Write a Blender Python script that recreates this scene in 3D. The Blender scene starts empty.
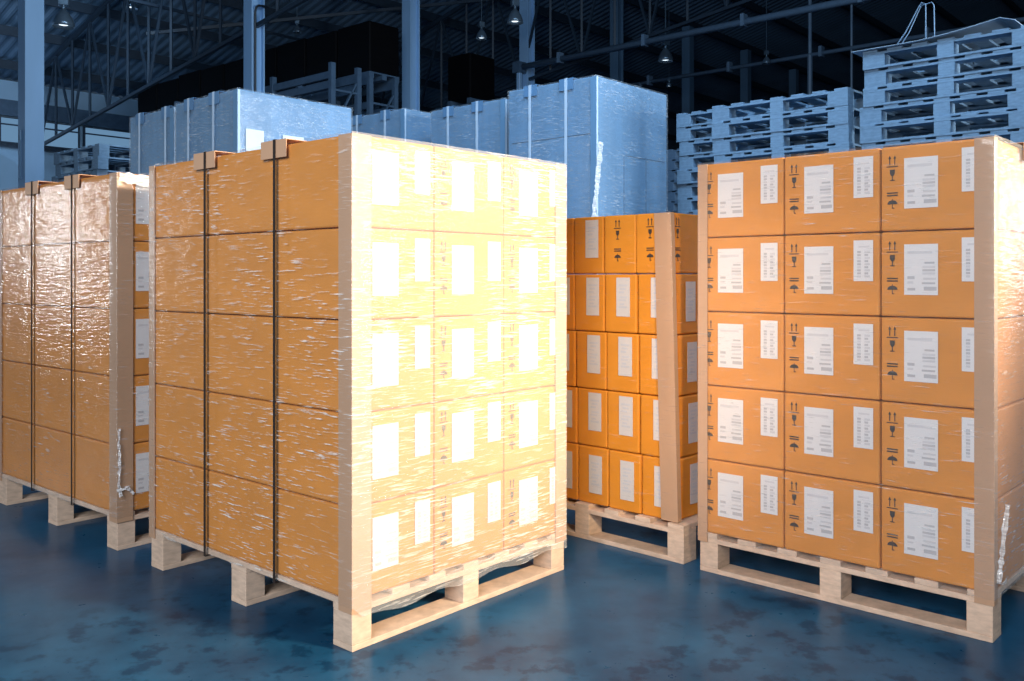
import bpy, bmesh, math, random
from mathutils import Vector, Matrix
random.seed(7)
C = bpy.context.scene.collection
sc = bpy.context.scene

# ------------------------------------------------------------------ camera
F, CX, CY, H = 906.05, 512.0, 277.7, 1.092
cam = bpy.data.cameras.new('camera'); cam_o = bpy.data.objects.new('camera', cam); C.objects.link(cam_o)
cam.sensor_fit = 'HORIZONTAL'; cam.sensor_width = 36.0
cam.lens = F / 1024 * 36.0
cam.shift_y = -(340.5 - CY) / 1024
cam.clip_end = 300; cam.clip_start = .02
cam_o.location = (0, 0, H); cam_o.rotation_euler = (math.pi / 2, 0, 0)
sc.camera = cam_o
vs = sc.view_settings
vs.view_transform = 'Standard'; vs.look = 'None'; vs.gamma = 1.0; vs.exposure = 0.0
vs.use_curve_mapping = False
sc.cycles.max_bounces = 8; sc.cycles.transparent_max_bounces = 24
sc.cycles.diffuse_bounces = 3; sc.cycles.glossy_bounces = 3
sc.cycles.caustics_reflective = False; sc.cycles.caustics_refractive = False
sc.cycles.sample_clamp_indirect = 4.0

def axes(y):
    return Vector((math.sin(y), math.cos(y), 0)), Vector((-math.cos(y), math.sin(y), 0))
def ray_point(u, depth, z=0.0):
    return Vector(((u - CX) / F * depth, depth, z))
def height_at(v, depth):
    return H - (v - CY) / F * depth
YAW = .7216
RH, LH = axes(YAW)
def hall(r, l, z=0.0):
    p = RH * r + LH * l
    return Vector((p.x, p.y, z))

# --------------------------------------------------------------- materials
def new_mat(name):
    m = bpy.data.materials.new(name); m.use_nodes = True
    nt = m.node_tree; nt.nodes.clear()
    out = nt.nodes.new('ShaderNodeOutputMaterial')
    return m, nt, out
def N(nt, t, **kw):
    n = nt.nodes.new('ShaderNode' + t)
    for k, v in kw.items():
        if k in n.inputs.keys() if hasattr(n.inputs, 'keys') else False: n.inputs[k].default_value = v
        else: setattr(n, k, v)
    return n
def ramp(nt, a, b, ca=(0, 0, 0, 1), cb=(1, 1, 1, 1)):
    r = nt.nodes.new('ShaderNodeValToRGB')
    r.color_ramp.elements[0].position = a; r.color_ramp.elements[0].color = ca
    r.color_ramp.elements[1].position = b; r.color_ramp.elements[1].color = cb
    return r
def noise(nt, scale3, detail=2, scale=1.0, rot=(0, 0, 0), rough=.5, loc=(0, 0, 0)):
    tc = nt.nodes.new('ShaderNodeTexCoord'); mp = nt.nodes.new('ShaderNodeMapping')
    mp.inputs['Scale'].default_value = scale3; mp.inputs['Rotation'].default_value = rot
    mp.inputs['Location'].default_value = loc
    nz = nt.nodes.new('ShaderNodeTexNoise'); nz.inputs['Scale'].default_value = scale
    nz.inputs['Detail'].default_value = detail; nz.inputs['Roughness'].default_value = rough
    nt.links.new(tc.outputs['Object'], mp.inputs['Vector']); nt.links.new(mp.outputs[0], nz.inputs['Vector'])
    return nz
def c4(c): return (c[0], c[1], c[2], 1)
def simple(name, col, rough=.6, var=.12, scale3=(8, 8, 8), bump=0.0, metal=0.0, spec=.5, detail=3):
    m, nt, out = new_mat(name)
    p = nt.nodes.new('ShaderNodeBsdfPrincipled')
    p.inputs['Roughness'].default_value = rough; p.inputs['Metallic'].default_value = metal
    p.inputs['Specular IOR Level'].default_value = spec
    nz = noise(nt, scale3, detail)
    rp = ramp(nt, .3, .7, c4([x * (1 - var) for x in col]), c4([min(1, x * (1 + var)) for x in col]))
    nt.links.new(nz.outputs['Fac'], rp.inputs[0]); nt.links.new(rp.outputs[0], p.inputs['Base Color'])
    if bump:
        b = nt.nodes.new('ShaderNodeBump'); b.inputs['Strength'].default_value = bump; b.inputs['Distance'].default_value = .01
        nt.links.new(nz.outputs['Fac'], b.inputs['Height']); nt.links.new(b.outputs[0], p.inputs['Normal'])
    nt.links.new(p.outputs[0], out.inputs[0])
    return m
def film_mat(name, spec=.10, milk=.05, glint=.5, lo=.58, hi=.70, seed=0.0, tint=(.9, .92, .95), rough=.18, bump=.35, big=(2.2, 2.2, 2.6)):
    """stretch film: clear, glossy, with glints painted white along creases that run round the load"""
    m, nt, out = new_mat(name); L = nt.links.new
    tr = nt.nodes.new('ShaderNodeBsdfTransparent')
    gl = nt.nodes.new('ShaderNodeBsdfGlossy'); gl.inputs['Roughness'].default_value = rough
    df = nt.nodes.new('ShaderNodeBsdfDiffuse'); df.inputs['Color'].default_value = c4(tint)
    n1 = noise(nt, (13, 13, 185), 3, rot=(.05, .05, 0), loc=(seed, seed * 2, seed * 3), rough=.6)
    n2 = noise(nt, big, 2, loc=(seed * 5, 0, seed))
    r1 = ramp(nt, lo, hi); r2 = ramp(nt, .30, .62)
    L(n1.outputs['Fac'], r1.inputs[0]); L(n2.outputs['Fac'], r2.inputs[0])
    mul = nt.nodes.new('ShaderNodeMath'); mul.operation = 'MULTIPLY'
    L(r1.outputs[0], mul.inputs[0]); L(r2.outputs[0], mul.inputs[1])
    ma = nt.nodes.new('ShaderNodeMath'); ma.operation = 'MULTIPLY_ADD'
    L(mul.outputs[0], ma.inputs[0]); ma.inputs[1].default_value = glint; ma.inputs[2].default_value = milk  # crease highlights painted as pale streaks over the even milkiness
    ma.use_clamp = True
    nb = noise(nt, (10, 10, 90), 3, rot=(.06, .04, 0), loc=(seed, 0, 0), rough=.55)
    nb2 = noise(nt, (5, 5, 7), 2, loc=(0, seed, 0))
    ad = nt.nodes.new('ShaderNodeMath'); ad.operation = 'ADD'
    L(nb.outputs['Fac'], ad.inputs[0]); L(nb2.outputs['Fac'], ad.inputs[1])
    bp = nt.nodes.new('ShaderNodeBump'); bp.inputs['Strength'].default_value = bump; bp.inputs['Distance'].default_value = .012
    L(ad.outputs[0], bp.inputs['Height']); L(bp.outputs[0], gl.inputs['Normal'])
    m1 = nt.nodes.new('ShaderNodeMixShader'); m1.inputs[0].default_value = spec
    L(tr.outputs[0], m1.inputs[1]); L(gl.outputs[0], m1.inputs[2])
    m2 = nt.nodes.new('ShaderNodeMixShader'); L(ma.outputs[0], m2.inputs[0])
    L(m1.outputs[0], m2.inputs[1]); L(df.outputs[0], m2.inputs[2])
    L(m2.outputs[0], out.inputs[0])
    return m
def wood_mat(name, col, var=.22):
    m, nt, out = new_mat(name); L = nt.links.new
    p = nt.nodes.new('ShaderNodeBsdfPrincipled'); p.inputs['Roughness'].default_value = .75; p.inputs['Specular IOR Level'].default_value = .2
    nz = noise(nt, (18, 18, 60), 4, rough=.6); nz2 = noise(nt, (3, 3, 3), 2)
    rp = ramp(nt, .3, .72, c4([x * (1 - var) for x in col]), c4([min(1, x * (1 + var * .6)) for x in col]))
    rp2 = ramp(nt, .3, .7, (.86, .86, .86, 1), (1.06, 1.06, 1.06, 1))
    mx = nt.nodes.new('ShaderNodeMixRGB'); mx.blend_type = 'MULTIPLY'; mx.inputs[0].default_value = 1
    L(nz.outputs['Fac'], rp.inputs[0]); L(nz2.outputs['Fac'], rp2.inputs[0])
    L(rp.outputs[0], mx.inputs[1]); L(rp2.outputs[0], mx.inputs[2]); L(mx.outputs[0], p.inputs['Base Color'])
    L(p.outputs[0], out.inputs[0])
    return m
def floor_mat():
    m, nt, out = new_mat('polished_concrete'); L = nt.links.new
    p = nt.nodes.new('ShaderNodeBsdfPrincipled'); p.inputs['Specular IOR Level'].default_value = .15
    a = noise(nt, (1.6, 1.6, 1), 6, rough=.62); b = noise(nt, (10, 10, 1), 5, rough=.65, loc=(3, 1, 0)); g = noise(nt, (.7, .7, 1), 3, loc=(9, 2, 0))
    ra = ramp(nt, .38, .62, (.007, .050, .115, 1), (.017, .100, .205, 1))
    rb = ramp(nt, .52, .60, (1, 1, 1, 1), (.42, .54, .60, 1)); rg = ramp(nt, .46, .54)
    L(a.outputs['Fac'], ra.inputs[0]); L(b.outputs['Fac'], rb.inputs[0]); L(g.outputs['Fac'], rg.inputs[0])
    mx = nt.nodes.new('ShaderNodeMixRGB'); mx.blend_type = 'MULTIPLY'
    L(rg.outputs[0], mx.inputs[0]); L(ra.outputs[0], mx.inputs[1]); L(rb.outputs[0], mx.inputs[2])
    L(mx.outputs[0], p.inputs['Base Color'])
    rr = ramp(nt, .3, .7, (.27, .27, .27, 1), (.33, .33, .33, 1)); L(b.outputs['Fac'], rr.inputs[0]); L(rr.outputs[0], p.inputs['Roughness'])
    L(p.outputs[0], out.inputs[0])
    return m
def emit(name, col, s):
    m, nt, out = new_mat(name); e = nt.nodes.new('ShaderNodeEmission')
    e.inputs[0].default_value = c4(col); e.inputs[1].default_value = s
    nt.links.new(e.outputs[0], out.inputs[0]); return m

M = {
 'card': simple('cardboard', (.66, .262, .048), .62, .07, (5, 5, 9), spec=.3),
 'card_mid': simple('cardboard_small', (.76, .28, .026), .62, .07, (5, 5, 9), spec=.3),
 'board': simple('edge_board', (.50, .31, .195), .55, .06, (4, 4, 2), spec=.4),
 'pad': simple('pad_board', (.52, .32, .20), .6, .05, (4, 4, 2), spec=.3),
 'strap': simple('strap_band', (.035, .028, .026), .75, .1, spec=.08),
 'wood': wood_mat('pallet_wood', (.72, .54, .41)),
 'wood_cool_cast': wood_mat('pallet_wood_cool_cast', (.175, .285, .41)),  # blue cast of the cool hall light put into the wood colour
 'wood_shaded': wood_mat('pallet_wood_shaded', (.07, .12, .19)),  # darker copy of that wood, shade of the far stack painted in
 'paper': simple('label_paper', (.72, .72, .74), .5, .03),
 'paper_small': simple('label_paper_small', (.68, .64, .62), .5, .03),
 'ink': simple('faint_ink', (.47, .47, .50), .6, .1),
 'ink_pale': simple('pale_ink', (.59, .59, .62), .6, .1),
 'black_ink': simple('black_print', (.045, .035, .03), .6, .1),
 'filmA': film_mat('stretch_film_bright', .05, .015, .75, .575, .69, 1.3, tint=(.95, .94, .92)),
 'filmA2': film_mat('stretch_film_glare', .06, .18, .55, .52, .68, 1.3, tint=(.95, .94, .92)),  # wrinkled film, with the lit side's glare painted in as milkiness
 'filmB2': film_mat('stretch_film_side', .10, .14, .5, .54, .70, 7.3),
 'filmB': film_mat('stretch_film_clear', .05, .03, .45, .60, .76, 4.1),
 'filmC': film_mat('stretch_film_loose', .09, .012, .55, .60, .72, 2.2, bump=.36, rough=.14),
 'filmD': film_mat('stretch_film_thin', .035, .0, .25, .60, .74, 6.0),
 'film_tail': film_mat('stretch_film_crumpled', .25, .35, .6, .40, .6, 3.0, bump=.8),
 'haze_film': film_mat('film_on_pale_load', .08, .05, .65, .55, .68, 8.0, bump=.45, tint=(.85, .9, .95)),
 'pale_load': simple('cool_cast_carton_wrap', (.155, .31, .495), .38, .10, (9, 9, .7), bump=.05),  # cool light's blue cast put into the wrapped cardboard colour
 'pale_strap': simple('pale_strap', (.55, .68, .82), .4, .05),
 'pale_pad': simple('pale_pad', (.12, .25, .43), .6, .05),
 'seam': simple('carton_seam', (.06, .11, .17), .7, .1),
 'white_patch': simple('white_sheet_patch', (.75, .8, .86), .35, .05),
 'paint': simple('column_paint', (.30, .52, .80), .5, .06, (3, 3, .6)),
 'paint_dim': simple('shaded_column_paint', (.12, .22, .34), .55, .08, (3, 3, .6)),  # darker copy of the column paint, shade of the far columns put in
 'pipe': simple('pipe_paint', (.14, .22, .32), .4, .08),
 'steel': simple('rack_steel', (.07, .125, .20), .45, .12),
 'truss': simple('truss_steel', (.022, .040, .065), .5, .12),
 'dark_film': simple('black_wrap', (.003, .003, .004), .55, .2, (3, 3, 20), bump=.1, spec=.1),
 'roof': simple('roof_sheet', (.11, .19, .29), .5, .12, (1, 1, 1)),
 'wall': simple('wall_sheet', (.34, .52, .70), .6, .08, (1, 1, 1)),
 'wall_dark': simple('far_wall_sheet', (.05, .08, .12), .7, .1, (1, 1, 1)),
 'frame': simple('window_frame_paint', (.03, .05, .08), .5, .1),
 'floor': floor_mat(),
 'lamp_metal': simple('lamp_housing', (.20, .29, .38), .3, .08, metal=.6),
 'cable': simple('black_cable', (.015, .02, .03), .5, .1),
 'reflector_glint': emit('daylight_glint', (.75, .88, 1.0), 1.6),  # glow stands in for daylight reflected inside the unlit lamps
 'pane': emit('daylit_pane', (.26, .50, .80), .50),
 'sheet': simple('grey_sheet_board', (.28, .38, .48), .5, .08),
}
ms_film = None

# ----------------------------------------------------------------- mesh kit
class MB:
    def __init__(s): s.v = []; s.f = []; s.mi = []; s.mats = []
    def _m(s, m):
        if m not in s.mats: s.mats.append(m)
        return s.mats.index(m)
    def poly(s, vs, fs, m):
        b = len(s.v); k = s._m(m); s.v += [tuple(x) for x in vs]
        for f in fs: s.f.append(tuple(b + i for i in f)); s.mi.append(k)
    def box(s, lo, hi, m, X=None):
        p = [Vector((x, y, z)) for z in (lo[2], hi[2]) for y in (lo[1], hi[1]) for x in (lo[0], hi[0])]
        if X is not None: p = [X @ q for q in p]
        s.poly(p, [(0, 2, 3, 1), (4, 5, 7, 6), (0, 1, 5, 4), (2, 6, 7, 3), (0, 4, 6, 2), (1, 3, 7, 5)], m)
    def bar(s, a, b, w, d, m, up=Vector((0, 0, 1))):
        a, b = Vector(a), Vector(b); t = (b - a).normalized()
        x = t.cross(up)
        if x.length < 1e-4: x = t.cross(Vector((1, 0, 0)))
        x.normalize(); y = x.cross(t).normalized()
        p = [e + x * (sx * w / 2) + y * (sy * d / 2) for e in (a, b) for sx, sy in ((-1, -1), (1, -1), (1, 1), (-1, 1))]
        s.poly(p, [(3, 2, 1, 0), (4, 5, 6, 7), (0, 1, 5, 4), (1, 2, 6, 5), (2, 3, 7, 6), (3, 0, 4, 7)], m)
    def tube(s, pts, rad, m, n=8):
        pts = [Vector(p) for p in pts]; rings = []
        for i, p in enumerate(pts):
            t = (pts[min(i + 1, len(pts) - 1)] - pts[max(i - 1, 0)]).normalized()
            x = t.cross(Vector((0, 0, 1)))
            if x.length < 1e-3: x = Vector((1, 0, 0))
            x.normalize(); y = x.cross(t)
            rings.append([p + x * (rad * math.cos(2 * math.pi * k / n)) + y * (rad * math.sin(2 * math.pi * k / n)) for k in range(n)])
        vs = [q for r in rings for q in r]; fs = []
        for i in range(len(pts) - 1):
            for k in range(n):
                fs.append((i * n + k, i * n + (k + 1) % n, (i + 1) * n + (k + 1) % n, (i + 1) * n + k))
        fs.append(tuple(range(n))[::-1]); fs.append(tuple((len(pts) - 1) * n + k for k in range(n)))
        s.poly(vs, fs, m)
    def lathe(s, prof, m, n=20, c=(0, 0, 0)):
        vs = []; fs = []
        for r, z in prof:
            for k in range(n): vs.append((c[0] + r * math.cos(2 * math.pi * k / n), c[1] + r * math.sin(2 * math.pi * k / n), c[2] + z))
        for i in range(len(prof) - 1):
            for k in range(n): fs.append((i * n + k, i * n + (k + 1) % n, (i + 1) * n + (k + 1) % n, (i + 1) * n + k))
        s.poly(vs, fs, m)
    def prism(s, pts, d, m, X=None):
        """outline pts in the x,z plane extruded from y=0 to y=-d"""
        n = len(pts); v = [Vector((x, 0, z)) for x, z in pts] + [Vector((x, -d, z)) for x, z in pts]
        if X is not None: v = [X @ q for q in v]
        s.poly(v, [tuple(range(n))[::-1], tuple(range(n, 2 * n))] + [(i, (i + 1) % n, n + (i + 1) % n, n + i) for i in range(n)], m)
    def mesh(s, name, smooth=False, bevel=0.0):
        me = bpy.data.meshes.new(name); me.from_pydata(s.v, [], s.f)
        for m in s.mats: me.materials.append(m)
        for p, k in zip(me.polygons, s.mi): p.material_index = k
        bm = bmesh.new(); bm.from_mesh(me)
        if bevel:
            bmesh.ops.bevel(bm, geom=bm.edges[:], offset=bevel, segments=2, affect='EDGES', profile=.5)
        bmesh.ops.recalc_face_normals(bm, faces=bm.faces[:]); bm.to_mesh(me); bm.free()
        if smooth:
            for p in me.polygons: p.use_smooth = True
        me.update(); return me
def link(name, me, parent=None, loc=None, rz=None):
    o = bpy.data.objects.new(name, me); C.objects.link(o)
    if parent is not None: o.parent = parent
    if loc is not None: o.location = loc
    if rz is not None: o.rotation_euler = (0, 0, rz)
    return o
def tag(o, label=None, cat=None, group=None, kind=None):
    if label: o['label'] = label
    if cat: o['category'] = cat
    if group: o['group'] = group
    if kind: o['kind'] = kind
    return o
def thing(name, loc, rz, label, cat, group=None):
    return tag(link(name, None, None, loc, rz), label, cat, group)
def copy_tree(o, parent=None):
    c = o.copy(); C.objects.link(c)
    if parent is not None: c.parent = parent
    for ch in [x for x in o.children]: copy_tree(ch, c)
    return c

# ------------------------------------------------------------------ pallets
def pallet_parts(U, W, bu, bm_, bw, hp, mat, nb=7, wide=.105):
    """runners and stringers run along u; deck boards run along w. Returns list of (part name, mesh)"""
    s = hp / .146; tb = .018 * s; zb = .092 * s
    out = []
    ws = (0, W / 2 - bw / 2, W - bw); us = ((0, bu), (U / 2 - bm_ / 2, U / 2 + bm_ / 2), (U - bu, U))
    for w in ws:
        k = MB(); k.box((0, w, 0), (U, w + bw, tb), mat); out.append(('bottom_board', k.mesh('bottom_board', bevel=.002)))
    for w in ws:
        for a, b in us:
            k = MB(); k.box((a, w + .001, tb), (b, w + bw - .001, tb + zb), mat); out.append(('block', k.mesh('block', bevel=.002)))
    for w in ws:
        k = MB(); k.box((0, w, tb + zb), (U, w + bw, tb * 2 + zb), mat); out.append(('stringer_board', k.mesh('stringer_board', bevel=.0015)))
    for i in range(nb):
        a = (U - wide) * i / (nb - 1)
        k = MB(); k.box((a, 0, tb * 2 + zb), (a + (wide if i not in (0, nb - 1) else wide), W, hp), mat)
        out.append(('deck_board', k.mesh('deck_board', bevel=.0015)))
    return out
def pallet(parts, name, loc, rz, label, group, first=[None]):
    t = thing(name, loc, rz, label, 'pallet', group)
    for n, me in parts: link(n, me, t)
    return t
PART_PALLET = pallet_parts(1.0, 1.2, .074, .074, .09, .146, M['wood'], 7, .072)
PART_STACK = pallet_parts(1.2, 1.0, .165, .115, .12, .1445, M['wood_cool_cast'], 7, .11)
def merged(parts, name):
    me = bpy.data.meshes.new(name); bm = bmesh.new()
    for n, p in parts: bm.from_mesh(p)
    bm.to_mesh(me); bm.free(); me.materials.append(parts[0][1].materials[0]); return me
STACK_WHOLE = merged(PART_STACK, 'stacked_pallet')

# ------------------------------------------------------------------ cartons
def carton_mesh(a, b, h, mat):
    k = MB(); k.box((.0022, .0022, .0005), (a - .0022, b - .0022, h - .0025), mat)
    return k.mesh('carton_box', bevel=.006)
def label_big():
    k = MB(); w, h = .102, .160; k.box((0, -.0012, 0), (w, 0, h), M['paper'])
    def line(x0, x1, z, t, m): k.box((x0, -.0016, z), (x1, -.0011, z + t), m)
    line(.010, .085, .130, .008, M['ink_pale'])
    line(.062, .092, .098, .006, M['ink'])
    for z in (.084, .074, .064): line(.056, .094, z, .007, M['ink_pale'] if z != .074 else M['ink'])
    line(.010, .032, .050, .009, M['ink']); line(.010, .028, .036, .007, M['ink_pale']); line(.010, .034, .014, .008, M['ink'])
    line(.058, .096, .048, .006, M['ink_pale']); line(.054, .094, .034, .006, M['ink']); line(.060, .098, .014, .012, M['ink'])
    return k.mesh('address_label')
def label_narrow():
    k = MB(); w, h = .064, .134; k.box((0, -.0012, 0), (w, 0, h), M['paper'])
    k.box((.016, -.0016, .110), (.052, -.0011, .116), M['ink_pale'])
    for i in range(9):
        z = .012 + i * .010
        k.box((.012, -.0016, z), (.024, -.0011, z + .007), M['ink'] if i % 3 else M['ink_pale'])
        k.box((.036, -.0016, z), (.054 - .006 * (i % 2), -.0011, z + .007), M['ink'] if i % 2 else M['ink_pale'])
    return k.mesh('barcode_label')
def symbols(sc_=1.0):
    """printed handling marks: two arrows up over a line, a wine glass, two bars, an umbrella"""
    k = MB(); d = .0006; m = M['black_ink']
    def q(pts): k.prism([(x * sc_, z * sc_) for x, z in pts], d, m)
    for x in (.004, .020):
        q([(x + .003, .150), (x + .006, .150), (x + .006, .170), (x + .009, .170), (x + .0045, .180), (x, .170), (x + .003, .170)])
    q([(-.001, .143), (.034, .143), (.034, .146), (-.001, .146)])
    q([(.009, .135), (.025, .135), (.0245, .122), (.0205, .115), (.0135, .115), (.0095, .122)])
    q([(.0155, .115), (.0185, .115), (.0185, .102), (.0155, .102)]); q([(.010, .099), (.024, .099), (.024, .102), (.010, .102)])
    q([(0, .058), (.034, .058), (.034, .062), (0, .062)]); q([(0, .050), (.034, .050), (.034, .054), (0, .054)])
    um = [(.017 + .016 * math.cos(a), .024 + .013 * math.sin(a)) for a in [math.pi * i / 10 for i in range(11)]]
    q(um); q([(.0158, .010), (.0182, .010), (.0182, .024), (.0158, .024)]); q([(.0182, .010), (.023, .010), (.023, .0125), (.0182, .0125)])
    q([(.016, .037), (.018, .037), (.018, .041), (.016, .041)])
    return k.mesh('printed_marking')
def label_small():
    k = MB(); w, h = .068, .158; k.box((0, -.0012, 0), (w, 0, h), M['paper_small'])
    for i, z in enumerate((.122, .108, .094, .074, .062, .046, .034)):
        k.box((.012 + .006 * (i % 2), -.0016, z), (.056 - .008 * (i % 3), -.0011, z + .008), M['ink_pale'])
    return k.mesh('small_address_label')
BIG, NARROW, SMALL, SYM = label_big(), label_narrow(), label_small(), symbols()
BOX = carton_mesh(.3333, .4, .2735, M['card'])
BOXD = carton_mesh(.163, .30, .2400, M['card_mid'])

ROWS = ['bottom row', 'second row up', 'middle row', 'fourth row up', 'top row']
def place(o, u, w, z, org, ang):
    c, s = math.cos(ang), math.sin(ang)
    o.location = (org.x + c * u - s * w, org.y + s * u + c * w, z); o.rotation_euler = (0, 0, ang); return o

# one carton of each kind with its parts, then copies
proto_lab = link('carton', None); tag(proto_lab, 'x', 'carton')
link('box', BOX, proto_lab)
for nm, me, x, z in (('address_label', BIG, .076, .070), ('barcode_label', NARROW, .247, .113), ('printed_marking', SYM, .022, .062)):
    o = link(nm, me, proto_lab, (x, .0003, z))
    o['label'] = {'address_label': 'white address label', 'barcode_label': 'narrow white barcode label', 'printed_marking': 'black printed handling symbols'}[nm]
proto_plain = link('carton', BOX)
used_lab = [False]
def clone(p):
    return copy_tree(p)

# --------------------------------------------------------- film, straps, boards
def film_mesh(U, W, zb, zt, off, mat, lean=None, lip=.07, seed=1, amp=.0022, hem=None, mat2=None, side2='front'):
    rnd = random.Random(seed); R = .004
    path = []
    def seg(a, b, n):
        for i in range(n): path.append((a[0] + (b[0] - a[0]) * i / n, a[1] + (b[1] - a[1]) * i / n))
    def arc(cx, cy, a0):
        for i in range(4):
            a = a0 + math.pi / 2 * i / 4; path.append((cx + R * math.cos(a), cy + R * math.sin(a)))
    o = off
    arc(-o + R, -o + R, math.pi); seg((-o + R, -o), (U + o - R, -o), 26)
    arc(U + o - R, -o + R, -math.pi / 2); seg((U + o, -o + R), (U + o, W + o - R), 26)
    arc(U + o - R, W + o - R, 0); seg((U + o - R, W + o), (-o + R, W + o), 20)
    arc(-o + R, W + o - R, math.pi / 2); seg((-o, W + o - R), (-o, -o + R), 26)
    n = len(path); nz = 46; vs = []; fs = []
    ph = [(rnd.uniform(0, 6.28), rnd.uniform(3, 9), rnd.uniform(20, 70)) for _ in range(5)]
    for j in range(nz + 1):
        for i, (x, y) in enumerate(path):
            z0 = zb if hem is None else hem(x, y)
            z = z0 + (zt + .003 - z0) * j / nz
            d = sum(math.sin(p + (x + y) * f1 * 1.7 + z * f2) for p, f1, f2 in ph) / 5
            d = amp * (.5 + .5 * d)
            nx = (x - U / 2) / (U / 2 + o); ny = (y - W / 2) / (W / 2 + o)
            if abs(nx) > abs(ny): dx, dy = math.copysign(d, nx), 0
            else: dx, dy = 0, math.copysign(d, ny)
            lx = lean(z) if lean else 0
            vs.append((x + dx + lx, y + dy, z))
    for i, (x, y) in enumerate(path):                       # the film folds in over the top edge
        f = rnd.uniform(.6, 1.3) * lip
        xi = min(max(x, f), U - f); yi = min(max(y, f), W - f)
        vs.append((xi + (lean(zt) if lean else 0), yi, zt + .005 + rnd.uniform(0, .004)))
    for j in range(nz + 1):
        for i in range(n): fs.append((j * n + i, j * n + (i + 1) % n, (j + 1) * n + (i + 1) % n, (j + 1) * n + i))
    me = bpy.data.meshes.new('stretch_film'); me.from_pydata(vs, [], fs); me.materials.append(mat)
    if mat2: me.materials.append(mat2)
    for p in me.polygons:
        p.use_smooth = True
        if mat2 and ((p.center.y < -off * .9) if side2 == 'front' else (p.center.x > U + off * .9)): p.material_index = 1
    return me
def corner_mesh(su, sw, zb, zt, f1, f2, mat, off=.002, t=.0035, lean=None):
    """L-section board; su, sw = -1/+1 the sides it wraps, flange f1 along u and f2 along w; origin on the load's edge"""
    k = MB(); a = off; b = off + t
    pts = [(-f1, a), (a, a), (a, -f2), (b, -f2), (b, b), (-f1, b)]
    n = len(pts); zs = [zb + (zt - zb) * i / 6 for i in range(7)]; v = []
    for z in zs:
        lx = lean(z) if lean else 0
        v += [(x * su + lx, y * sw, z) for x, y in pts]
    f = [tuple(range(n)), tuple(6 * n + i for i in range(n))]
    for j in range(6):
        for i in range(n): f.append((j * n + i, j * n + (i + 1) % n, (j + 1) * n + (i + 1) % n, (j + 1) * n + i))
    k.poly(v, f, mat); return k.mesh('corner_board')
def strap_mesh(L, zt, mat, zb=.1245, w=.013, off=.0165, t=.0012):
    """closed band over the load and under the deck; runs along x from 0 to L, width along y"""
    k = MB()
    lo, hi = zb, zt + .0152
    out = [(-off, lo), (-off, hi), (L + off, hi), (L + off, lo)]
    inn = [(-off + t, lo + t), (-off + t, hi - t), (L + off - t, hi - t), (L + off - t, lo + t)]
    v = [(x, s * w / 2, z) for s in (-1, 1) for x, z in out] + [(x, s * w / 2, z) for s in (-1, 1) for x, z in inn]
    f = []
    for i in range(4):
        j = (i + 1) % 4
        f += [(i, j, 4 + j, 4 + i), (8 + i, 12 + i, 12 + j, 8 + j), (i, 8 + i, 8 + j, j), (4 + i, 4 + j, 12 + j, 12 + i)]
    k.poly(v, f, mat); return k.mesh('strapping_band')
def pad_mesh(mat, w=.14, d=.044, t=.003):
    """bent card pad over the top edge, x along the edge, outside at y<0, z=0 is the load top"""
    k = MB(); y = -.0112
    k.prism([(0, 0)] * 0 or [(-w / 2, -d), (w / 2, -d), (w / 2, .0135), (-w / 2, .0135)], t, mat, Matrix.Translation((0, y, 0)))
    k.box((-w / 2, y, .0105), (w / 2, .09, .0135), mat)
    return k.mesh('edge_pad', bevel=.001)

def tail(pts, wid, mat, seed=0):
    """crumpled ribbon of loose film along pts (local x,y,z), width mostly along x"""
    rnd = random.Random(seed); vs = []; fs = []; m = 5
    P = [Vector(p) for p in pts]; fine = []
    for i in range(len(P) - 1):
        for s in range(6): fine.append(P[i].lerp(P[i + 1], s / 6))
    fine.append(P[-1])
    for i, p in enumerate(fine):
        t = (fine[min(i + 1, len(fine) - 1)] - fine[max(i - 1, 0)]).normalized()
        x = t.cross(Vector((0, 1, 0)))
        if x.length < .1: x = t.cross(Vector((1, 0, 0)))
        x.normalize()
        w = wid * rnd.uniform(.6, 1.2)
        for j in range(m):
            q = p + x * (w * (j / (m - 1) - .5)) + Vector((0, -1, 0)) * rnd.uniform(0, .006)
            vs.append(q)
    for i in range(len(fine) - 1):
        for j in range(m - 1):
            a = i * m + j; fs.append((a, a + 1, a + m + 1, a + m))
    me = bpy.data.meshes.new('loose_film'); me.from_pydata([tuple(v) for v in vs], [], fs); me.materials.append(mat)
    return me

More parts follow.
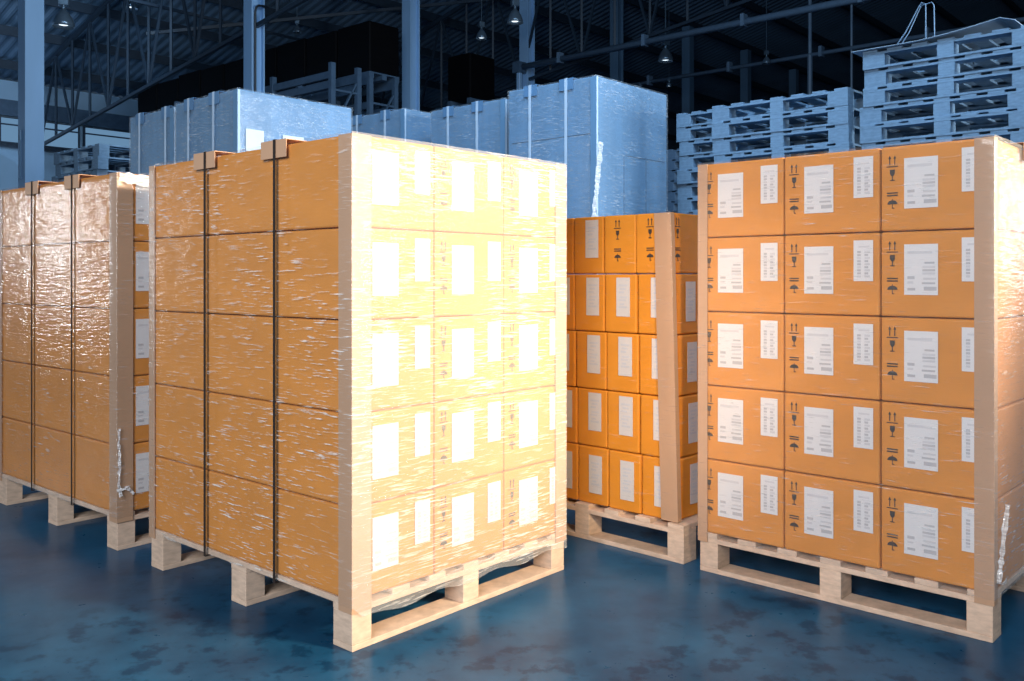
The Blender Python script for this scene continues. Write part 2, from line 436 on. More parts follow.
# ------------------------------------------------------------- the four loads
PT = .146; BH = .2738; TOP = PT + 5 * BH
def build_load(key, org, ang, desc, film, left_cols, front_cols, right_cols, straps, boards, filmdesc, film_bottom):
    pallet(PART_PALLET, 'pallet', (org.x, org.y, 0), ang, 'pale wooden block pallet under the %s' % desc, 'pallets under the carton loads')
    def carton(i, j, row, face):
        proto = proto_lab if j == 0 else proto_plain
        o = clone(proto)
        place(o, i * .3333, j * .4, PT + row * BH + .0003, org, ang)
        o['category'] = 'carton'; o['group'] = 'cartons on the %s' % desc
        if j == 0:
            pos = ['left', 'middle', 'right'][i]
            o['label'] = 'labelled orange-brown carton, %s, %s column of label side, %s' % (ROWS[row], pos, desc)
        else:
            pos = {0: ['', 'middle', 'far'], 2: ['', 'second', 'rear']}[i][j]
            o['label'] = 'plain orange-brown carton, %s, %s column of unlabelled side, %s' % (ROWS[row], pos, desc)
    for row in range(5):
        for i in front_cols: carton(i, 0, row, 'f')
        for j in left_cols: carton(0, j, row, 'l')
        for j in right_cols: carton(2, j, row, 'r')
    hem = film_bottom if callable(film_bottom) else None
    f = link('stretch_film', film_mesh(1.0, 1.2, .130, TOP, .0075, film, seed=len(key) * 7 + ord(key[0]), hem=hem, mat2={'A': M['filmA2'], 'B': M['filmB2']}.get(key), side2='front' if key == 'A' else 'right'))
    place(f, 0, 0, 0, org, ang)
    tag(f, filmdesc, 'stretch film', 'stretch film round the carton loads')
    for (su, sw, f1, f2, dd) in boards:
        b = link('corner_board', corner_mesh(su, sw, .112, TOP - .002, f1, f2, M['board']))
        place(b, 0 if su < 0 else 1.0, 0 if sw < 0 else 1.2, 0, org, ang)
        tag(b, '%s of the %s' % (dd, desc), 'corner board', 'cardboard corner boards')
    for n_, (w, dd) in enumerate(straps):
        b = link('strapping_band', strap_mesh(1.0, TOP, M['strap'])); place(b, 0, w, 0, org, ang)
        tag(b, 'dark strapping band %s, %s' % (dd, desc), 'strap', 'dark strapping bands')
    return f

A = Vector((-.4656, 2.6387, 0)); aA = math.atan2(RH.y, RH.x)
rC, lC = axes(.7054); CO = Vector((-1.5764, 3.6208, 0)); aC = math.atan2(rC.y, rC.x)
rB, lB = axes(.7473); BO = Vector((1.4357, 2.7054, 0)) + lB * 1.0; aB = math.atan2(-lB.y, -lB.x)
rD, lD = axes(.765); DO = Vector((.6528, 3.4486, 0)) + lD * 1.0; aD = math.atan2(-lD.y, -lD.x)
dA, dC, dB, dD = 'bright front load', 'leftmost load', 'right-hand load', 'small-carton middle load'

filmA = build_load('A', A, aA, dA, M['filmA'], (1, 2), (0, 1, 2), (), ((.370, 'nearer the bright corner'), (.788, 'farther from the bright corner')),
    ((-1, -1, .068, .057, 'tan cardboard corner board on the near corner'), (1, -1, .055, .05, 'pale cardboard corner board on the right end'),
     (-1, 1, .05, .035, 'thin tan corner board on the far left end')),
    'clear stretch film with painted white crease glints wrapped round the bright front load',
    lambda x, y: .09 + .008 * math.sin(x * 23) if y < .0 and x > .0 else .130)
filmC = build_load('C', CO, aC, dC, M['filmC'], (1, 2), (0,), (), ((.375, 'nearer the front load'), (.782, 'at the outer left')),
    ((-1, -1, .062, .058, 'tan cardboard corner board on the near corner'), (-1, 1, .05, .04, 'tan cardboard corner board on the far left end')),
    'loose shiny stretch film wrapped round the leftmost load, catching the light', .130)
filmB = build_load('B', BO, aB, dB, M['filmB'], (), (0, 1, 2), (1, 2), (),
    ((1, -1, .05, .03, 'brown cardboard corner board on the near right corner'), (-1, -1, .034, .034, 'pale cardboard corner board on the left end')),
    'clear stretch film wrapped round the right-hand load', .118)
# pads under the straps, at the top edge of the plain sides
def pad(org, ang, u, w, rz, label):
    o = link('edge_pad', pad_mesh(M['pad'])); place(o, u, w, TOP, org, ang); o.rotation_euler = (0, 0, ang + rz)
    tag(o, label, 'edge pad', 'card pads under the strapping bands')
for w, s in ((.378, 'nearer'), (.796, 'farther')):
    pad(A, aA, 0, w, -math.pi / 2, 'small card pad under the %s strap on top edge of the bright front load' % s)
for w, s in ((.382, 'nearer'), (.790, 'outer')):
    pad(CO, aC, 0, w, -math.pi / 2, 'small card pad under the %s strap on top edge of the leftmost load' % s)
pad(BO, aB, 1.0, .365, math.pi / 2, 'small card pad on the top edge of the right-hand load\'s shiny right side')
b = link('strapping_band', strap_mesh(1.0, TOP, M['strap'])); place(b, 0, .4, 0, BO, aB)
tag(b, 'dark strapping band down the shiny right side of the right-hand load', 'strap', 'dark strapping bands')

# middle load: small cartons, leaning a little to the left as it rises
pallet(PART_PALLET, 'pallet', (DO.x, DO.y, 0), aD, 'pale wooden pallet under the small-carton middle load', 'pallets under the carton loads')
PD = .147; HD = .2405; TOPD = PD + 5 * HD
lean = lambda z: -.034 * max(0, z - PD) / (TOPD - PD)
COLS = ['far left', 'second', 'third', 'fourth', 'fifth', 'rightmost']
for row in range(5):
    for i in range(1, 6):
        t = thing('small_carton', (0, 0, 0), 0, 'small orange carton, %s, %s column, %s' % (ROWS[row], COLS[i] if i > 1 else 'leftmost', dD), 'carton', 'cartons on the %s' % dD)
        dx = -.034 * (row + 1) / 5 - .004
        place(t, .96 - (6 - i) * .163 + dx + random.uniform(-.002, .002), .02 + random.uniform(0, .006), PD + row * HD, DO, aD)
        link('box', BOXD, t)
        if row < 4 or i == 3:
            o = link('address_label', SMALL, t, (.066 + random.uniform(-.004, .004), .0003, .066 - (.02 if row == 0 else 0))); o['label'] = 'narrow grey-white address label'
        if row == 4 and i != 3:
            o = link('printed_marking', SYM, t, (.055, .0003, .040)); o['label'] = 'black printed handling symbols'
        if i == 5:
            if row == 4:
                o = link('printed_marking', SYM, t, (.1635 - .0003, .04, .04)); o.rotation_euler = (0, 0, math.pi / 2); o['label'] = 'black printed handling symbols on the side'
            else:
                o = link('address_label', SMALL, t, (.1635 - .0003, .10, .05)); o.rotation_euler = (0, 0, math.pi / 2); o['label'] = 'label on the dim side face'
f = link('stretch_film', film_mesh(.96, 1.12, .15, TOPD, .012, M['filmD'], lean=lean, seed=5)); place(f, 0, .02, 0, DO, aD)
tag(f, 'thin clear stretch film wrapped round the small-carton middle load', 'stretch film', 'stretch film round the carton loads')
b = link('corner_board', corner_mesh(1, -1, PD + .002, TOPD - .004, .072, .02, M['board'], lean=lean)); place(b, .96, .02, 0, DO, aD)  # board shape stands in for a folded pleat of milky film
tag(b, 'wide pale film pleat shaped as a board on the right corner of the small-carton middle load', 'corner board', 'cardboard corner boards')
# loose film ends
o = link('loose_film', tail([(.0, -.014, .49), (-.004, -.016, .42), (.0, -.016, .34), (-.005, -.016, .27), (.004, -.02, .22)], .013, M['film_tail'], 2), filmC)
o['label'] = 'white torn film end hanging at the corner'
o = link('loose_film', tail([(-.012, -.016, .245), (.03, -.018, .25), (.06, -.014, .22)], .014, M['film_tail'], 8), filmC)
o['label'] = 'white torn film end'
o = link('loose_film', tail([(.0, -.014, TOP - .02), (.1, -.018, TOP - .03), (.2, -.016, TOP - .035), (.3, -.014, TOP - .03)], .045, M['film_tail'], 3), filmC)
o['label'] = 'bunched white film along the top edge'
o = link('loose_film', tail([(1.016, .10, .40), (1.016, .06, .32), (1.016, .03, .24), (1.014, .012, .18), (1.016, .05, .168), (1.016, .09, .172)], .016, M['film_tail'], 5), filmB)
o['label'] = 'torn film end at the bottom corner'

bpy.data.objects.remove(proto_plain)
for ch in list(proto_lab.children): bpy.data.objects.remove(ch)
bpy.data.objects.remove(proto_lab)

# ----------------------------------------------- pale wrapped loads behind
def pale_load(corner_u, depth, ytop, Ll, Lr, strap_l, label, yaw=.73, seams=(), patches=(), drop=0.0):
    """near corner at image column corner_u; side l carries two straps, side r is plain"""
    r, l = axes(yaw); o0 = ray_point(corner_u, depth); ang = math.atan2(r.y, r.x); zt = height_at(ytop, depth)
    t = thing('wrapped_load', o0, ang, label, 'wrapped load', 'pale wrapped loads behind the cartons')
    k = MB(); zs = zt - .003; zl = .15
    k.box((0, 0, zl), (Lr, Ll, zs), M['pale_load']); body = link('carton_block', k.mesh('carton_block', bevel=.012), t)
    for pl in seams:
        k = MB()
        if pl[0] == 'l': k.box((-.002, pl[1], pl[2]), (.001, pl[3], pl[2] + .008), M['seam'])
        elif pl[0] == 'r': k.box((pl[1], -.002, pl[2]), (pl[3], .001, pl[2] + .006), M['seam'])
        else: k.box((pl[1], -.002, pl[2]), (pl[1] + .005, .001, pl[3]), M['seam'])
        link('carton_seam', k.mesh('carton_seam'), body)
    fm = film_mesh(Lr, Ll, .2, zt, .006, M['haze_film'], seed=int(corner_u), amp=.004); link('stretch_film', fm, t)
    k = MB(); k.box((-.016, -.016, zl + .1), (-.010, .05, zt - .01), M['pale_load']); k.box((-.016, -.016, zl + .1), (.012, -.010, zt - .01), M['pale_strap'])
    link('corner_board', k.mesh('corner_board', bevel=.002), t)
    for w in strap_l:
        b = link('strap', strap_mesh(Lr, zt, M['pale_strap'], zb=.12, w=.032, off=.018, t=.002), t, (0, w, 0))
        pd = link('edge_pad', pad_mesh(M['pale_pad'], .16, .09), t, (0, w, zt)); pd.rotation_euler = (0, 0, -math.pi / 2)
    for (u0, u1, z0, z1) in patches:
        k = MB(); k.box((u0, -.014, z0), (u1, -.011, z1), M['white_patch']); p = link('paper_patch', k.mesh('paper_patch'), t); p['label'] = 'white paper sheet under the film'
    k = MB()
    for w in (0, Ll / 2 - .05, Ll - .1):
        k.box((0, w, 0), (Lr, w + .1, .02), M['wood_cool_cast'])
        for u in (0, Lr / 2 - .06, Lr - .12): k.box((u, w, .02), (u + .12, w + .1, .115), M['wood_cool_cast'])
    k.box((0, 0, .118), (Lr, Ll, .15), M['wood_cool_cast']); link('pallet_base', k.mesh('pallet_base'), t)
    return t, zt
def l_at(u0, depth, u, yaw=.73):
    r, l = axes(yaw); o = ray_point(u0, depth); k = (u - CX) / F
    return (k * o.y - o.x) / (l.x - k * l.y)
def r_at(u0, depth, u, yaw=.73):
    r, l = axes(yaw); o = ray_point(u0, depth); k = (u - CX) / F
    return (k * o.y - o.x) / (r.x - k * r.y)
z2 = height_at(88, 7.3)
pale_load(238, 7.3, 88, l_at(238, 7.3, 175.5), r_at(238, 7.3, 352), (l_at(238, 7.3, 215), l_at(238, 7.3, 190)),
    'pale blue wrapped load behind the front load, with white paper sheets on its long side',
    patches=((r_at(238, 7.3, 245), r_at(238, 7.3, 263), z2 - .50, z2 - .32), (r_at(238, 7.3, 282), r_at(238, 7.3, 303), z2 - .46, z2 - .33)))
r73, l73 = axes(.73)
e1 = ray_point(238, 7.3) + l73 * (l_at(238, 7.3, 175.5) + .06) + r73 * .02
u1 = CX + F * e1.x / e1.y
pale_load(u1, e1.y, 106.5, l_at(u1, e1.y, 130), 1.0, (l_at(u1, e1.y, 167), l_at(u1, e1.y, 141)),
    'lower pale blue wrapped load with two straps, far left behind the front load')
pale_load(404.5, 9.6, 108, l_at(404.5, 9.6, 345), 1.0, (l_at(404.5, 9.6, 386), l_at(404.5, 9.6, 358)),
    'small-looking pale wrapped load seen farthest back under the third tall column')
pale_load(505, 8.8, 98, l_at(505, 8.8, 431), 1.0, (l_at(505, 8.8, 478), l_at(505, 8.8, 449)),
    'pale blue wrapped load with two straps directly left of the tallest wrapped load')
d5 = 7.9; zz = lambda u, v: height_at(v, (ray_point(596, d5) + l73 * l_at(596, d5, u)).y)
t5, z5 = pale_load(596, d5, 75, l_at(596, d5, 508.5), r_at(596, d5, 667), (l_at(596, d5, 567), l_at(596, d5, 531)),
    'tallest pale blue wrapped load, standing behind the small-carton load', yaw=.73,
    seams=(('l', .05, zz(560, 138), .98), ('r', .45, zz(596, 137) - .12, 1.1), ('v', .42, .2, zz(596, 137) - .12), ('v', .78, .2, zz(596, 137) - .1)))
k = tail([(.04, -.022, z5 - .58), (.02, -.024, z5 - .72), (-.01, -.026, z5 - .86), (-.03, -.028, z5 - 1.0), (-.06, -.030, z5 - 1.14), (-.08, -.030, z5 - 1.3)], .07, M['film_tail'], 9)
o = link('loose_film', k, t5); o['label'] = 'crumpled white strip of film hanging over the corner'
# -------------------------------------------------- stacks of empty pallets
ORD = ['topmost', 'second', 'third', 'fourth', 'fifth', 'sixth', 'seventh', 'eighth', 'ninth', 'tenth', 'eleventh', 'twelfth', 'thirteenth', 'fourteenth', 'fifteenth', 'sixteenth', 'seventeenth', 'eighteenth', 'nineteenth', 'twentieth']
def stack(u, depth, vtop, yaw, seen, desc, rows_px=None, mat=None, parts=True, whole=None, jit=.02, frame='l'):
    r, l = axes(yaw); o0 = ray_point(u, depth); zt = height_at(vtop, depth)
    n = max(1, round(zt / .1445)); hp = zt / n
    ang = math.atan2(-l.y, -l.x)
    rnd = random.Random(int(u))
    for i in range(n):
        dx, dy, da = rnd.uniform(-jit, jit), rnd.uniform(-jit, jit), rnd.uniform(-.012, .012)
        loc = o0 - l * dx + r * dy
        loc.z = zt - (i + 1) * hp
        lab = 'empty pallet, %s in the %s' % (ORD[i] + (' from top' if i else ''), desc)
        if parts and i < seen:
            t = pallet(PART_STACK, 'empty_pallet', loc, ang + da, lab, 'empty pallets in the %s' % desc)
        else:
            t = tag(link('empty_pallet', whole or STACK_WHOLE, None, loc, ang + da), lab, 'pallet', 'empty pallets in the %s' % desc)
        t.scale = (1, 1, hp / .1445 * .999)
    return o0, zt, ang
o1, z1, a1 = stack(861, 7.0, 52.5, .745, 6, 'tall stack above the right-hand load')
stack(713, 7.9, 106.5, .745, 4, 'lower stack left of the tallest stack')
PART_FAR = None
STACK_FAR = STACK_WHOLE.copy(); STACK_FAR.materials.clear(); STACK_FAR.materials.append(M['wood_shaded'])
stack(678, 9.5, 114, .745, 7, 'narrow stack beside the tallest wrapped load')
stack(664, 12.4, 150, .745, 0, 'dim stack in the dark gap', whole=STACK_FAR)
# pallets far left
rG, lG = axes(.72); oG = ray_point(97, 10.2); zG = height_at(143, 10.2); nG = round(zG / .1445); hG = zG / nG
for i in range(nG):
    rr = random.Random(i + 50)
    loc = oG + lG * (1.2 + rr.uniform(-.04, .04)) + rG * rr.uniform(0, .05); loc.z = zG - (i + 1) * hG
    lab = 'empty pallet, %s in the pile by the left column' % (ORD[i] + (' from top' if i else ''))
    ang = math.atan2(-lG.y, -lG.x) + rr.uniform(-.03, .03)
    if i < 3: t = pallet(PART_STACK, 'empty_pallet', loc, ang, lab, 'empty pallets by the left column')
    else: t = tag(link('empty_pallet', STACK_WHOLE, None, loc, ang), lab, 'pallet', 'empty pallets by the left column')
    t.scale = (1, 1, hG / .1445 * .999)
# a thin sheet and a loop of band lying on the tallest pallet stack
k = MB(); vs_ = []; fs_ = []; nx = 12
for i in range(nx + 1):
    x = -.06 + 1.14 * i / nx
    z = z1 + .004 + 0.085 * max(0, (x - .35) / .75) ** 1.6 - (.05 * ((x - .98) / .1) ** 2 if x > .98 else 0)
    for y, dz in ((-.04, 0), (.62, .0)):
        vs_ += [(x, y, z + dz), (x, y, z + dz + .004)]
for i in range(nx):
    a = i * 4; b2 = a + 4
    fs_ += [(a, b2, b2 + 2, a + 2), (a + 1, a + 3, b2 + 3, b2 + 1), (a, a + 1, b2 + 1, b2), (a + 2, b2 + 2, b2 + 3, a + 3)]
fs_ += [(0, 2, 3, 1), (nx * 4, nx * 4 + 1, nx * 4 + 3, nx * 4 + 2)]
k.poly(vs_, fs_, M['sheet']); o = link('slip_sheet', k.mesh('slip_sheet'), None, (o1.x, o1.y, 0), a1)
tag(o, 'thin bent grey sheet lying curled on the tallest pallet stack', 'sheet')
k = MB(); lx = .33; z1 += .014
k.tube([(lx - .22, .3, z1 + .004), (lx - .1, .3, z1 + .16), (lx, .3, z1 + .34), (lx + .02, .3, z1 + .365), (lx + .05, .3, z1 + .35), (lx + .052, .3, z1 + .01)], .004, M['pipe'], 6)
k.tube([(lx - .19, .32, z1), (lx - .08, .32, z1 + .16), (lx + .01, .32, z1 + .35), (lx + .09, .32, z1 + .36), (lx + .105, .32, z1 + .33), (lx + .11, .32, z1 + .01)], .004, M['pipe'], 6)
o = link('strapping_loop', k.mesh('strapping_loop'), None, (o1.x, o1.y, 0), a1)
tag(o, 'stiff loop of pale strapping standing up on the tallest pallet stack', 'strap')

# ------------------------------------------------------------- the hall itself
def structure(name, me, loc=(0, 0, 0), rz=0.0, label=None):
    o = link(name, me, None, loc, rz); tag(o, label, None, None, 'structure'); return o
k = MB(); k.poly([(-60, -12, 0), (70, -12, 0), (70, 80, 0), (-60, 80, 0), (-60, -12, -.1), (70, -12, -.1), (70, 80, -.1), (-60, 80, -.1)],
    [(0, 1, 2, 3), (7, 6, 5, 4), (0, 4, 5, 1), (1, 5, 6, 2), (2, 6, 7, 3), (3, 7, 4, 0)], M['floor'])
structure('floor', k.mesh('floor'), label='blue-grey polished concrete floor with dark blotches')
LW, LR, EAVE, SL = 26.0, 0.0, 6.35, .26
def roof_z(l): return EAVE + SL * (LW - l) if l >= LR else EAVE + SL * (LW - LR) - SL * (LR - l)
R0, R1 = -14.0, 62.0
k = MB(); n = 1200; vs_ = []; fs_ = []
for i in range(n + 1):
    r_ = R0 + (R1 - R0) * i / n; dz = .04 if (i % 4) in (0, 1) else 0
    for l_ in (LW + .2, LR, -16): vs_.append(hall(r_, l_, roof_z(l_) + .1 + dz))
for i in range(n):
    a = i * 3; fs_ += [(a, a + 3, a + 4, a + 1), (a + 1, a + 4, a + 5, a + 2)]
k.poly(vs_, fs_, M['roof']); structure('ceiling', k.mesh('ceiling'), label='corrugated metal roof underside')
for i in range(20):
    l_ = LW - .9 - i * 1.7; z = roof_z(l_)
    k = MB(); k.bar(hall(R0, l_, z - .02), hall(R1, l_, z - .02), .09, .22, M['truss']); structure('purlin', k.mesh('purlin'))
k = MB(); k.bar(hall(R0, LW + .1, EAVE / 2), hall(R1, LW + .1, EAVE / 2), .1, EAVE, M['wall'])
structure('wall_left', k.mesh('wall_left'), label='pale blue metal side wall with a window band')
nW = 0
for i in range(22):
    ra, rb = R0 + 1 + i * 2.2, R0 + 1 + i * 2.2 + 2.1
    for za, zb in ((4.66, 5.36),):
        nW += 1
        k = MB(); k.bar(hall(ra, LW - .02, (za + zb) / 2), hall(rb, LW - .02, (za + zb) / 2), .04, zb - za, M['frame'])
        w = structure('window_%d' % nW, k.mesh('window'))
        k = MB(); k.bar(hall(ra + .06, LW - .05, za + .38 * (zb - za)), hall(rb - .06, LW - .05, za + .38 * (zb - za)), .02, .62 * (zb - za), M['pane'])
        k.bar(hall(ra + .06, LW - .05, zb - .1), hall(rb - .06, LW - .05, zb - .1), .02, .14, M['pane']); link('pane', k.mesh('pane'), w)
for za, d in ((5.60, .42), (4.60, .08)):
    k = MB(); k.bar(hall(R0, LW - .06, za), hall(R1, LW - .06, za), .14, d, M['steel'] if d > .2 else M['frame']); structure('trim_%d' % (1 if d > .2 else 2), k.mesh('trim'))
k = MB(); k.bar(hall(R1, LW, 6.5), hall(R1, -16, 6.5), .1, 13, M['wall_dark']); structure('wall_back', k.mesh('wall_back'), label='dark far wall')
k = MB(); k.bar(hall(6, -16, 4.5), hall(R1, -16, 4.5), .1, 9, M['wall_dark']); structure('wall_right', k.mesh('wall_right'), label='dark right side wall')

LC_ = 14.82
def colr(i): return 5.6 + 3.94 * i
for i in range(8):
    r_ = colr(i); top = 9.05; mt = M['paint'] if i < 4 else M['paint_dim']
    k = MB(); w = .14
    X = Matrix.Translation(hall(r_, LC_, 0)) @ Matrix.Rotation(aA, 4, 'Z')
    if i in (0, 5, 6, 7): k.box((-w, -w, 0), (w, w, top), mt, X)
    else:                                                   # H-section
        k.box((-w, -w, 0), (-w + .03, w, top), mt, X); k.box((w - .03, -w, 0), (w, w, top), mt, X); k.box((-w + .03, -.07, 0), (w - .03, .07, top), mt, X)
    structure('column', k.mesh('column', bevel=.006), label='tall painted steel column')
k = MB(); p = hall(colr(1), LC_)
X = Matrix.Translation(p) @ Matrix.Rotation(aA, 4, 'Z')
k.tube([X @ Vector((-.10, -.19, 0)), X @ Vector((-.10, -.19, 6.02)), X @ Vector((-.08, -.19, 6.10)), X @ Vector((-.03, -.19, 6.14)), X @ Vector((.16, -.19, 6.16))], .022, M['cable'], 6)
o = link('conduit', k.mesh('conduit')); tag(o, 'dark cable bending over on the second tall column from the left', 'cable')
k = MB(); p = hall(colr(0), LC_); X = Matrix.Translation(p) @ Matrix.Rotation(aA, 4, 'Z')
k.box((-.175, -.02, 3.2), (-.142, .03, 3.36), M['paint_dim'], X); k.tube([X @ Vector((-.156, .0, 2.6)), X @ Vector((-.156, .0, 3.2))], .012, M['paint_dim'], 6)
o = link('fuse_box', k.mesh('fuse_box')); tag(o, 'slim box and pipe fixed low on the leftmost column', 'box')

# roof trusses across the hall
def truss(r_, l0, l1, zb0, sl_b, name_label):
    t = link('roof_truss', None); tag(t, name_label, None, None, 'structure')
    k = MB(); k.bar(hall(r_, l0, roof_z(l0) - .25), hall(r_, l1, roof_z(l1) - .25), .08, .10, M['truss']); link('top_chord', k.mesh('top_chord'), t)
    bz = lambda l: zb0 + sl_b * (LC_ - l)
    k = MB(); k.bar(hall(r_, l0, bz(l0)), hall(r_, l1, bz(l1)), .07, .07, M['truss']); link('bottom_chord', k.mesh('bottom_chord'), t)
    k = MB(); n = 18
    for i in range(n + 1):
        l_ = l0 + (l1 - l0) * i / n; k.bar(hall(r_, l_, bz(l_)), hall(r_, l_, roof_z(l_) - .25), .05, .05, M['truss'])
        if i < n:
            l2 = l0 + (l1 - l0) * (i + 1) / n
            if i % 2: k.bar(hall(r_, l_, bz(l_)), hall(r_, l2, roof_z(l2) - .25), .05, .05, M['truss'])
            else: k.bar(hall(r_, l_, roof_z(l_) - .25), hall(r_, l2, bz(l2)), .05, .05, M['truss'])
    link('web', k.mesh('web'), t)
for i in (1, 3):
    truss(colr(i), 25.6, 8.3, 5.78 + (.0 if i == 1 else .3), .13, 'steel lattice roof truss')
# long braces along the column row
k = MB(); k.bar(hall(5.7, 18.5, 6.9), hall(13.5, 18.5, 6.9), .06, .06, M['truss']); structure('tie_rod', k.mesh('tie_rod'))
k = MB(); k.bar(hall(colr(1), 19.0, 6.4), hall(colr(3), 15.5, 8.3), .07, .07, M['truss']); structure('tie_rod', k.mesh('tie_rod'))

# pipes running from the columns
def pipe(i, z, l_end, label, drop=()):
    r_ = colr(i) - .30
    t = thing('pipe', hall(r_, LC_ - .13, z), 0, label, 'pipe'); base = hall(r_, LC_ - .13, z)
    k = MB(); k.tube([Vector((0, 0, 0)), hall(r_, l_end, z) - base], .075 if i == 3 else .05, M['pipe'], 10); link('tube', k.mesh('tube', True), t)
    n = int((LC_ - l_end) / 2.4)
    for j in range(n):
        p = hall(r_, LC_ - 1.3 - j * 2.4, z) - base
        k = MB(); X = Matrix.Translation(p) @ Matrix.Rotation(aA, 4, 'Z'); k.box((-.09, -.04, -.09), (.09, .04, .16), M['pipe'], X); link('clamp', k.mesh('clamp'), t)
    for (l_, za, zb, w) in drop:
        k = MB(); p = hall(r_, l_, 0) - Vector((base.x, base.y, 0))
        k.tube([Vector((p.x, p.y, za - z)), Vector((p.x, p.y, zb - z))], w, M['pipe'], 8); link('drop_pipe', k.mesh('drop_pipe'), t)
    return t
zp1 = height_at(70, 22.9); zp2 = height_at(90, 25.8)
pipe(3, zp1, -14, 'upper grey pipe running from the fourth column towards the right', drop=())
pipe(4, zp2, -14, 'lower grey pipe running behind the pallet stacks', drop=((LC_ - 1.0, zp2, 1.5, .05), (9.0, zp2, 0.0, .06), (9.0, zp2, 10.4, .045), (8.0, 0, 10.5, .03)))
p = hall(colr(3) - .30, LC_); X = Matrix.Translation(p) @ Matrix.Rotation(aA, 4, 'Z')
k = MB(); k.box((-.13, -.12, zp1 - .14), (.13, .12, zp1 + .13), M['steel'], X); k.tube([X @ Vector((0, 0, 0)), X @ Vector((0, 0, zp1 - .13))], .08, M['paint'], 10)
o = link('valve_box', k.mesh('valve_box', bevel=.004)); tag(o, 'dark square box on a pipe at the fourth column', 'box')

# ------------------------------------------------------------ high-bay lamps
def lamp_parts():
    k1 = MB(); k1.lathe([(.0, .42), (.05, .42), (.07, .38), (.12, .33), (.19, .22), (.23, .10), (.245, 0), (.235, .0), (.22, .10), (.18, .21), (.11, .31), (.0, .34)], M['lamp_metal'], 20)
    k2 = MB(); k2.lathe([(.0, .03), (.10, .05), (.13, .12), (.10, .2), (.0, .24)], M['reflector_glint'], 12)
    k3 = MB(); k3.box((-.11, -.09, .50), (.11, .09, .72), M['lamp_metal']); k3.lathe([(.045, .40), (.045, .52)], M['lamp_metal'], 10)
    return k1.mesh('shade', True), k2.mesh('reflector_glint', True), k3.mesh('ballast_box', bevel=.01)
LP = lamp_parts()
def lamp(u, v, wpx, label, bright=True):
    depth = min(.36 * F / wpx, 22.0); p = ray_point(u, depth); p.z = height_at(v, depth)
    t = thing('bay_lamp', p, .4, label, 'ceiling lamp', 'high-bay lamps under the roof')
    t.scale = (depth * wpx / F / .49,) * 3; sca = t.scale[0]
    link('shade', LP[0], t)
    if bright: link('reflector_glint', LP[1], t)
    link('ballast_box', LP[2], t)
    l_ = p.dot(LH); zt = roof_z(l_)
    k = MB(); k.tube([(0, 0, .7), (0, 0, max(.9, (zt - p.z) / sca))], .018, M['lamp_metal'], 6); link('rod', k.mesh('rod'), t)
lamp(63.5, 27, 21, 'round bay lamp beside the leftmost column')
lamp(130, 8.5, 15.5, 'bay lamp at the top edge above the far-left wrapped load')
lamp(297, 33, 9, 'small dim bay lamp above the row of black loads', False)
lamp(481.5, 39, 11.5, 'small bay lamp above the single black load')
lamp(515, 23, 16.5, 'bay lamp touching the fourth tall column')
lamp(665.5, 61.5, 15.5, 'bay lamp hanging in the dark above the tallest wrapped load')
lamp(766.5, 64, 9, 'unlit dark bay lamp between two far columns', False)
lamp(669, 86.5, 5, 'tiny far lamp low beside the tallest wrapped load')

# ---------------------------------------------------- racks and black loads
rK, lK = axes(YAW)
def rack(u, depth, top_v, dep, n_bays, bay, levels, label, extra=.0):
    o0 = ray_point(u, depth); ang = math.atan2(rK.y, rK.x); zt = height_at(top_v, depth)
    t = thing('pallet_rack', o0, ang, label, 'rack', 'steel racks at the back')
    for j in range(n_bays + 1):
        for x in (0, dep):
            k = MB(); k.box((x - .05, j * bay - .045, 0), (x + .05, j * bay + .045, zt), M['steel']); link('upright', k.mesh('upright'), t)
        k = MB(); z = .3; s = 1
        while z < zt - 1.0:
            k.bar((.05 if s > 0 else dep - .05, j * bay, z), (dep - .05 if s > 0 else .05, j * bay, z + .9), .05, .03, M['steel']); z += .9; s = -s
        k.bar((.05, j * bay, zt - .5), (dep - .05, j * bay, zt - .5), .05, .04, M['steel']); link('brace', k.mesh('brace'), t)
    for lv in levels:
        for x in (0, dep):
            for j in range(n_bays):
                k = MB(); k.box((x - .03, j * bay + .05, lv - .07), (x + .03, (j + 1) * bay - .05, lv + .06), M['steel']); link('beam', k.mesh('beam'), t)
    return o0, ang
dK = 18.0; zb = height_at(77, dK)
def rk(u0, d, u): return r_at(u0, d, u, YAW)
rack(332, 16.9, 62.5, rk(332, 16.9, 358), 3, 1.9, (height_at(84, 16.9), height_at(74, 16.9)), 'steel pallet rack with empty top level below the black loads')
oR, aR = rack(370, dK, 77.5, rk(370, dK, 395), 5, 1.9, (zb - .55, zb - .07), 'steel pallet rack carrying the row of black loads')
ln = l_at(366, dK, 134, YAW); nb = 9; pitch = ln / nb
for i in range(nb):
    o = oR + lK * (.02 + i * pitch)
    ordn = ['first', 'second', 'third', 'fourth', 'fifth', 'sixth', 'seventh', 'eighth', 'ninth'][i]
    t = thing('black_load', (o.x, o.y, zb), aR, 'black wrapped load on the rack, %s from the right end of the row' % ordn, 'wrapped load', 'black wrapped loads on the rack')
    h = height_at(20, dK) - zb + random.uniform(-.05, .03); w = rk(366, dK, 396)
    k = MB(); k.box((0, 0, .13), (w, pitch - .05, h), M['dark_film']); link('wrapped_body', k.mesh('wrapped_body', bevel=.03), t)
    k = MB()
    for x in (0, w / 2 - .06, w - .12):
        k.box((x, 0, 0), (x + .12, pitch - .05, .10), M['steel'])
    k.box((0, 0, .10), (w, pitch - .05, .128), M['steel']); link('pallet_base', k.mesh('pallet_base'), t)
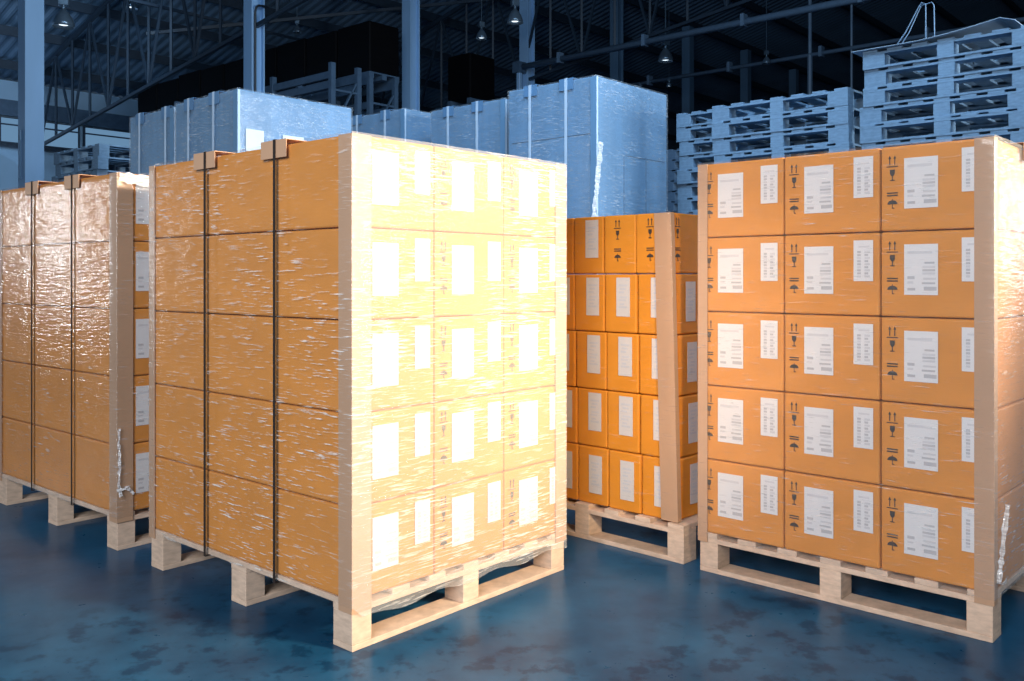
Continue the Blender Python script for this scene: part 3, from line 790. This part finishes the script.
# single black load on its own rack
dS = 21.0
zS = height_at(103, dS)
oS, aS = rack(470, dS, 112, 1.1, 1, 1.2, (zS - .07,), 'short steel rack under the single black load')
t = thing('black_load', (oS.x, oS.y, zS), aS, 'single tall black wrapped load standing alone behind the pale loads', 'wrapped load', 'black wrapped loads on the rack')
hS = height_at(52, dS) - zS
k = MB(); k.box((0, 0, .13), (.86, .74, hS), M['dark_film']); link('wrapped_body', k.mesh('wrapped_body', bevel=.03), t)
k = MB(); k.box((0, 0, 0), (.86, .1, .13), M['steel']); k.box((0, .64, 0), (.86, .74, .13), M['steel']); link('pallet_base', k.mesh('pallet_base'), t)

# --------------------------------------------------------------------- light
W = bpy.data.worlds.new('hall_daylight'); sc.world = W; W.use_nodes = True
bg = W.node_tree.nodes['Background']; bg.inputs[0].default_value = (.30, .52, .85, 1); bg.inputs[1].default_value = .07
def aim(o, target):
    d = Vector(target) - o.location; o.rotation_euler = d.to_track_quat('-Z', 'Y').to_euler()
def area(name, loc, target, sx, sy, power, col, spread=math.pi):
    d = bpy.data.lights.new(name, 'AREA'); d.shape = 'RECTANGLE'; d.size = sx; d.size_y = sy; d.energy = power; d.color = col; d.spread = spread
    o = bpy.data.objects.new(name, d); C.objects.link(o); o.location = loc; aim(o, target); return o
def spot(name, loc, target, power, col, ang, blend, rad):
    d = bpy.data.lights.new(name, 'SPOT'); d.energy = power; d.color = col; d.spot_size = ang; d.spot_blend = blend; d.shadow_soft_size = rad
    o = bpy.data.objects.new(name, d); C.objects.link(o); o.location = loc; aim(o, target); return o
area('fill_front', (-1.9, -2.6, 3.0), (.0, 3.4, .8), 3.0, 2.4, 390, (.95, .97, 1.0))  # unseen fill light added behind the camera for the carton fronts
area('glare_light_left', (-8.3, 5.9, 1.8), (-2.2, 4.4, 1.2), .7, .7, 55, (.92, .96, 1.0))  # unseen light added for the glare on the leftmost load's film
spot('warm_fill_aisle', (1.35, -.7, 2.5), (.24, 3.72, .65), 800, (1.0, .74, .45), math.radians(22), 1.0, .2)  # unseen spot added to brighten the middle load through the gap
area('fill_right', (8.2, 3.0, 2.6), (.9, 8.4, 2.0), 1.8, 2.0, 230, (.86, .94, 1.0), math.radians(85))  # out-of-view fill added for the right faces of the pale loads
area('glare_light_right', (6.9, 6.9, 1.7), (1.7, 3.0, 1.2), .7, 1.2, 8, (.95, .97, 1.0), math.radians(60))  # small unseen light added for sheen on the right-hand load's side
spot('warm_lamp', (4.0, .75, 2.6), (-.42, 2.68, 1.38), 3100, (1.0, .80, .57), math.radians(50), 1.0, .4)
area('hall_daylight_left', tuple(hall(4, 24.5, 4.4)), tuple(hall(6, 18, 8)), 14, 1.2, 80, (.45, .68, 1.0))
area('wall_fill_left', tuple(hall(5, 17.5, 6.5)), tuple(hall(6, 26, 4)), 8, 1.5, 130, (.50, .74, 1.0), math.radians(120))  # fill light added inside the hall to brighten the left wall
area('overhead_fill', (1.0, 4.0, 7.5), (1.5, 12, 1.5), 6, 4, 480, (.50, .74, 1.0), math.radians(130))  # overhead fill added for the columns and pallet stacks
